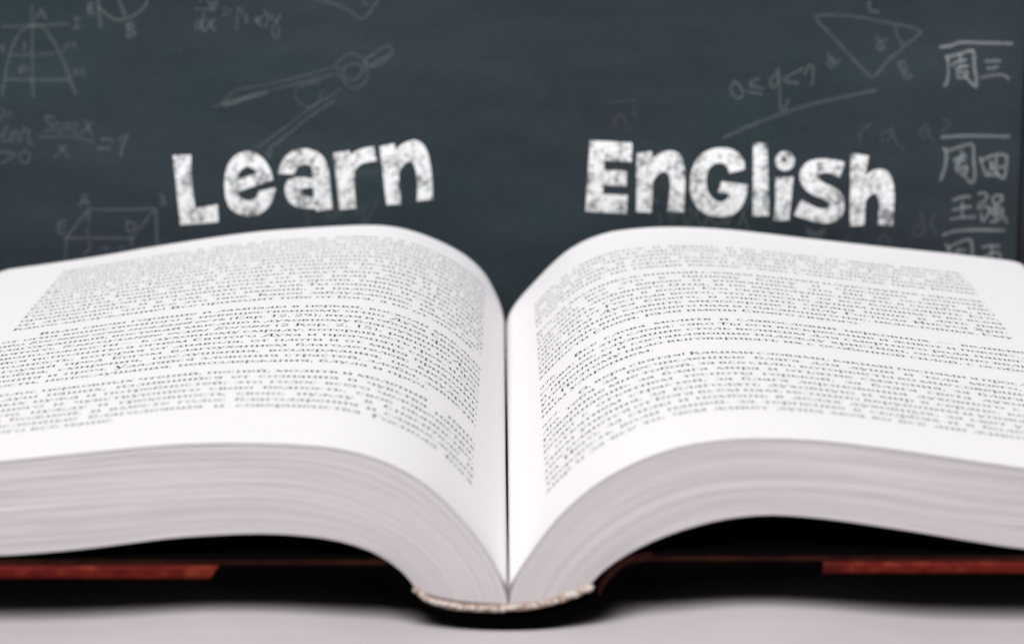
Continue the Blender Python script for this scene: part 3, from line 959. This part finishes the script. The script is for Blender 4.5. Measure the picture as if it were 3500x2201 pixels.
# --- faint chalk writing: (part name, trace, strength, width px, strokes)
CA, CB, CC = cr(0, 0, 600 / 2391), cr(600, 0, 800 / 2408), cr(2400, 0, 800 / 2408)
CD, CE, CF = cr(3150, 100, 350 / 1514), cr(3150, 420, 350 / 1104), cr(2200, 600, 950 / 2408)
CG, CH, CI = cr(1850, 100, 650 / 2408), cr(0, 350, 600 / 1652), cr(500, 0, 1300 / 2408)
CJ, CK = cr(1800, 0, 1700 / 2408), cr(550, 450, 1000 / 2408)
SK = [
    ('parabola_sketch', CA, .10, 13, [[(435, 70), (440, 400), (440, 800), (440, 1080), (460, 1330)], [(30, 365), (300, 360), (560, 350), (930, 325)],
        [(25, 1300), (70, 1050), (110, 850), (180, 620), (290, 430), (380, 370), (450, 345), (560, 360), (640, 440), (780, 650), (900, 930), (960, 1100), (1035, 1290)],
        [(130, 745), (300, 755), (560, 745), (800, 725)], [(70, 1080), (400, 1090), (700, 1090), (940, 1080)],
        [(490, 270), (560, 130), (625, 255)], [(530, 205), (610, 205)], [(1010, 265), (1095, 240)], [(1050, 260), (1045, 370)], [(1000, 390), (1095, 375)],
        [(870, 715), (915, 580), (950, 640), (1010, 585), (1035, 680)], [(1010, 1050), (1025, 950), (1065, 1000), (1120, 950), (1140, 1045)],
        [(300, 575), (350, 610), (320, 680)], [(270, 1000), (280, 910), (330, 905), (370, 945), (290, 985)], [(0, 680), (50, 615)], [(10, 650), (65, 720)]]),
    ('circle_sketch', CA, .13, 13, [[(1340, -30), (1340, 90), (1375, 380)], [(1340, 80), (1430, 180), (1530, 250), (1620, 275), (1740, 255), (1860, 190), (1970, 90), (2010, 0)], [(1610, -30), (1660, 110), (1710, 230)],
        [(1290, 45), (1230, 50), (1205, 110), (1215, 180), (1285, 190)], [(1215, 120), (1280, 120)], [(1735, 330), (1735, 510)], [(1735, 335), (1800, 325), (1815, 370), (1745, 405), (1820, 430), (1835, 465), (1745, 515)]]),
    ('derivative_formula', CB, .12, 11, [[(205, 90), (300, 95), (410, 105)], [(225, -10), (260, 15)], [(320, -10), (360, 60)], [(430, -10), (370, 60), (370, 90), (410, 70), (430, 10)],
        [(290, 140), (270, 290), (300, 320)], [(265, 230), (215, 225), (200, 265), (225, 300), (275, 260)], [(330, 200), (400, 320)], [(405, 200), (310, 310)],
        [(480, 90), (585, 105)], [(480, 150), (555, 155)], [(645, 85), (625, 310)], [(645, 90), (690, 100), (680, 160)], [(740, 150), (725, 200), (735, 245)], [(820, 180), (880, 260)], [(890, 170), (825, 245)],
        [(910, 115), (950, 180), (945, 240), (915, 290)], [(985, 150), (1000, 200), (1040, 215), (1075, 150)], [(1060, 200), (1010, 270), (990, 330), (1035, 390), (1070, 330), (1050, 250)], [(46, 533), (56, 537)]]),
    ('compass_sketch', CB, .095, 10, [[(1945, 620), (2195, 475), (2235, 530), (2225, 570), (2010, 690), (1950, 640)], [(2010, 670), (2210, 555)],
        [(1650, 690), (1700, 610), (1800, 555), (1880, 570), (1930, 620), (1975, 720), (1960, 830), (1900, 890), (1830, 910), (1760, 880), (1720, 820), (1680, 760), (1650, 690)],
        [(1700, 720), (1780, 670), (1880, 670), (1930, 720), (1880, 800), (1800, 835), (1740, 790), (1730, 720)],
        [(1640, 690), (1350, 770), (900, 880), (620, 935), (480, 1060), (390, 1105)], [(1650, 760), (1350, 840), (1050, 910), (850, 970), (650, 1040), (500, 1090), (480, 1060)]]),
    ('compass_sketch', CB, .10, 22, [[(510, 1070), (700, 1015), (930, 955)]]),
    ('compass_sketch', CI, .09, 10, [[(1230, 570), (1020, 700), (850, 830), (680, 950)], [(1190, 640), (1020, 750), (900, 850), (760, 970), (775, 1000), (800, 960)], [(1100, 520), (960, 560), (940, 610), (1020, 680), (1090, 640), (1120, 570)]]),
    ('corner_sketch', CB, .10, 11, [[(1430, -5), (1650, 50), (1800, 120), (1920, 200), (2090, 0)], [(1920, 10), (1970, 50)]]),
    ('triangle_sketch', CC, .12, 12, [[(1150, 165), (1350, 155), (1550, 170), (1900, 235), (2180, 295), (2260, 330)], [(1170, 205), (1400, 440), (1650, 710), (1750, 790), (1900, 640), (2080, 480), (2260, 340)], [(1990, 275), (2000, 360), (2070, 460)],
        [(1790, 375), (1830, 430), (1870, 480), (1840, 520), (1800, 490), (1840, 430), (1900, 410)], [(1720, 20), (1715, 70), (1760, 125), (1815, 115)],
        [(1290, 545), (1330, 610), (1370, 660), (1330, 690), (1290, 650), (1330, 610), (1380, 640), (1425, 620)], [(2020, 650), (2060, 640), (2100, 700), (2090, 740), (2040, 700), (2020, 650)], [(2060, 740), (2110, 810), (2150, 790), (2130, 760)]]),
    ('inequality_formula', CC, .13, 12, [[(330, 840), (295, 900), (310, 970), (370, 1010), (420, 980), (400, 900), (340, 840)], [(585, 800), (490, 870), (635, 915)], [(470, 945), (620, 970)],
        [(770, 770), (720, 800), (700, 850), (735, 905), (790, 830), (775, 710), (795, 900), (815, 1130), (850, 1110), (885, 1020)], [(1035, 705), (845, 825), (985, 860)], [(1055, 775), (1105, 675), (1140, 710), (1125, 885)],
        [(214, 1424), (540, 1275), (800, 1180), (1100, 1080), (1400, 1010), (1790, 930)]]),
    ('chinese_character', CD, .28, 12, [[(270, 265), (450, 245), (540, 205), (900, 205), (1340, 215)], [(360, 400), (385, 430), (395, 600), (380, 770), (335, 850)], [(370, 420), (570, 365), (750, 320), (770, 360), (780, 560), (810, 760), (800, 850), (720, 780), (640, 700)],
        [(570, 370), (580, 580)], [(455, 540), (530, 480), (660, 455)], [(510, 590), (600, 555), (690, 545)], [(520, 600), (545, 720), (640, 700), (680, 640), (540, 640)]]),
    ('chinese_character', CD, .28, 11, [[(940, 475), (1165, 470)], [(975, 580), (1050, 580), (1130, 555)], [(880, 720), (1000, 690), (1210, 680), (1290, 740)]]),
    ('chinese_character', CE, .26, 12, [[(210, 155), (500, 140), (945, 150)], [(235, 270), (260, 310), (260, 440), (205, 620)], [(260, 310), (400, 265), (545, 235), (560, 400), (570, 600), (535, 650), (460, 570)], [(430, 300), (430, 400)], [(345, 405), (480, 350)], [(365, 450), (430, 410), (475, 400)], [(400, 430), (375, 520), (480, 470), (480, 530), (410, 560)]]),
    ('chinese_character', CE, .24, 11, [[(625, 370), (660, 470), (700, 570)], [(640, 410), (760, 355), (910, 355), (915, 450), (880, 600), (800, 530)], [(740, 420), (750, 470), (725, 540)], [(800, 370), (815, 480), (900, 470)], [(700, 565), (830, 560)], [(740, 420), (800, 530)]]),
    ('chinese_character', CE, .26, 11, [[(335, 840), (430, 800), (530, 795)], [(335, 940), (440, 915), (535, 905)], [(305, 1040), (440, 1020), (580, 1015)], [(440, 850), (435, 1020)]]),
    ('chinese_character', CE, .26, 11, [[(610, 770), (670, 755), (710, 790), (680, 840), (620, 880), (610, 920), (720, 900), (720, 970), (660, 1060), (640, 980)], [(770, 860), (770, 810), (820, 780), (870, 800), (850, 850), (790, 875), (765, 850)], [(750, 930), (860, 920), (870, 960), (760, 980), (750, 930)], [(800, 890), (800, 1060)], [(740, 1070), (830, 1050), (880, 1000), (920, 1080)]]),
    ('chinese_character', CE, .26, 12, [[(230, 1210), (350, 1170), (550, 1155), (900, 1160)], [(255, 1305), (290, 1350), (285, 1600)], [(280, 1350), (400, 1290), (525, 1265), (530, 1600)], [(400, 1340), (395, 1500)], [(340, 1400), (470, 1370)], [(350, 1480), (480, 1450)]]),
    ('chinese_character', CE, .26, 11, [[(650, 1340), (750, 1325), (845, 1330)], [(760, 1330), (735, 1560)], [(670, 1440), (830, 1400), (840, 1560)], [(620, 1570), (900, 1560)]]),
    ('integral_formula', CF, .075, 12, [[(60, 235), (100, 210), (130, 235)], [(110, 320), (150, 370), (140, 420), (100, 435)], [(210, 350), (290, 345)], [(210, 395), (280, 390)], [(330, 300), (375, 430), (420, 300), (330, 300)], [(460, 290), (470, 400), (530, 430), (560, 300), (580, 380), (640, 430), (700, 380), (720, 430), (760, 330)], [(930, 190), (880, 290), (820, 440)], [(860, 330), (910, 470)]]),
    ('chalk_smudge', CF, .10, 26, [[(1420, 475), (1490, 520), (1560, 480)]]),
    ('chalk_smudge', CF, .06, 13, [[(1740, 570), (1810, 510)], [(2030, 580), (2060, 520), (2110, 530), (2150, 600)]]),
    ('interval_formula', CJ, .075, 12, [[(1665, 600), (1615, 650), (1615, 700)], [(1760, 630), (1720, 650), (1725, 690), (1760, 670), (1765, 620), (1790, 690), (1800, 700)], [(1820, 700), (1815, 730)], [(1940, 600), (1905, 640), (1920, 670), (1950, 620), (1955, 670), (1980, 680)], [(2010, 580), (2050, 600), (2010, 640)], [(1910, 1020), (1920, 1130), (1880, 1140), (1875, 1100), (1915, 1090)], [(1975, 1030), (1960, 1080), (1985, 1140)]]),
    ('factorial_formula', CG, .045, 12, [[(900, 1110), (950, 1230), (960, 1110), (1000, 1080), (1050, 1130), (1070, 1220), (1140, 1275)], [(1175, 900), (1180, 1060), (1210, 1140)], [(1225, 1255), (1235, 1270)], [(850, 930), (1190, 895)]]),
    ('chalk_smudge', CG, .022, 12, [[(1010, 400), (1030, 270), (1075, 235), (1110, 330), (1165, 420)], [(270, 1350), (290, 1200), (400, 1040), (490, 1150), (540, 1300)], [(0, 640), (30, 760), (70, 810)]]),
    ('limit_formula', CH, .11, 12, [[(75, 210), (20, 330), (40, 370), (80, 350)], [(110, 270), (100, 370), (150, 270), (175, 370), (230, 250), (265, 265), (270, 370), (310, 400)], [(10, 50), (40, 90), (0, 170)], [(95, 90), (80, 150)], [(-10, 460), (130, 490), (10, 580)], [(230, 450), (190, 500), (200, 560), (240, 575), (275, 540), (265, 470), (230, 450)],
        [(515, 150), (450, 130), (430, 170), (490, 210), (490, 250), (420, 275)], [(545, 180), (530, 260), (570, 280), (610, 190)], [(640, 180), (635, 270), (690, 190), (720, 200), (690, 290), (720, 300)], [(800, 160), (840, 260), (870, 320)], [(875, 190), (750, 300)], [(365, 325), (600, 325), (760, 340), (880, 375)], [(545, 400), (655, 525)], [(630, 400), (515, 520)]]),
    ('limit_formula', CH, .15, 12, [[(950, 345), (1060, 355)], [(920, 430), (1045, 435)], [(1120, 355), (1200, 305), (1150, 420), (1140, 510)]]),
    ('prism_sketch', CH, .12, 12, [[(620, 1280), (830, 1010)], [(830, 1010), (1100, 1010), (1460, 1000)], [(1460, 1000), (1240, 1280)], [(1240, 1280), (900, 1275), (620, 1280)], [(620, 1280), (620, 1510)], [(1240, 1280), (1240, 1520)], [(1470, 1010), (1480, 1450)], [(830, 1020), (835, 1120)], [(830, 1170), (825, 1240)], [(835, 1310), (850, 1360), (790, 1440)], [(960, 1370), (1020, 1370)], [(1110, 1370), (1170, 1370)], [(1290, 1370), (1430, 1365)],
        [(750, 980), (795, 870), (830, 970)], [(770, 940), (820, 940)], [(625, 1110), (560, 1130), (560, 1230), (610, 1230)], [(565, 1170), (625, 1165)], [(1200, 1110), (1200, 1210), (1230, 1215), (1275, 1160), (1200, 1110)], [(1500, 870), (1540, 890), (1520, 930), (1560, 940), (1520, 970)]]),
    ('chalk_smudge', CK, .05, 13, [[(1610, 350), (1800, 320)], [(1190, 640), (1220, 790)], [(1400, 690), (1380, 640), (1370, 710), (1430, 710), (1450, 620), (1480, 700)], [(1640, 610), (1600, 660), (1640, 670), (1700, 600)], [(1690, 680), (1660, 720), (1690, 750), (1715, 700), (1780, 560)]]),
]


def ribbon(V, Fc, UV, ST, pts, tr, width, strength, lift):
    pts = [tr(p) for p in pts]
    cc = catmull(pts, 8) if len(pts) > 2 else resample([Vector(p) for p in pts], [(Vector(pts[1]) - Vector(pts[0])).length * i / 6 for i in range(7)])
    # round ends: extend by half a width
    d0 = (cc[0] - cc[1]).normalized() * width * 0.4
    d1 = (cc[-1] - cc[-2]).normalized() * width * 0.4
    cc = [cc[0] + d0] + cc + [cc[-1] + d1]
    n = len(cc)
    base = len(V)
    for i, p in enumerate(cc):
        d = (cc[min(i + 1, n - 1)] - cc[max(i - 1, 0)])
        d = d.normalized() if d.length > 1e-9 else Vector((1, 0))
        nn = Vector((-d.y, d.x)) * width * (0.95 + 0.25 * noise.noise(Vector((p.x * 0.02, p.y * 0.02, 1))))
        end = 0.0 if i in (0, n - 1) else 1.0
        for k in (-1, 0, 1):
            q = p + nn * k
            V.append(bp(q.x, q.y, lift))
            UV.append((i, k))
            ST.append(strength * end)
    for i in range(n - 1):
        for k in range(2):
            a = base + i * 3 + k
            Fc.append((a, a + 3, a + 4, a + 1))


for (name, tr, st, wd, strokes) in SK:
    V, Fc, UV, ST = [], [], [], []
    for i, s in enumerate(strokes):
        ribbon(V, Fc, UV, ST, s, tr, wd * 0.66, st * (0.54 if st < 0.2 else 0.92) * random.uniform(0.85, 1.15), 0.00004 + 0.000003 * i)
    o = mesh_obj(name, V, Fc, M['chalk_line'], board, False, UV)
    at = o.data.attributes.new('strength', 'FLOAT', 'POINT')
    for i, x in enumerate(ST):
        at.data[i].value = x
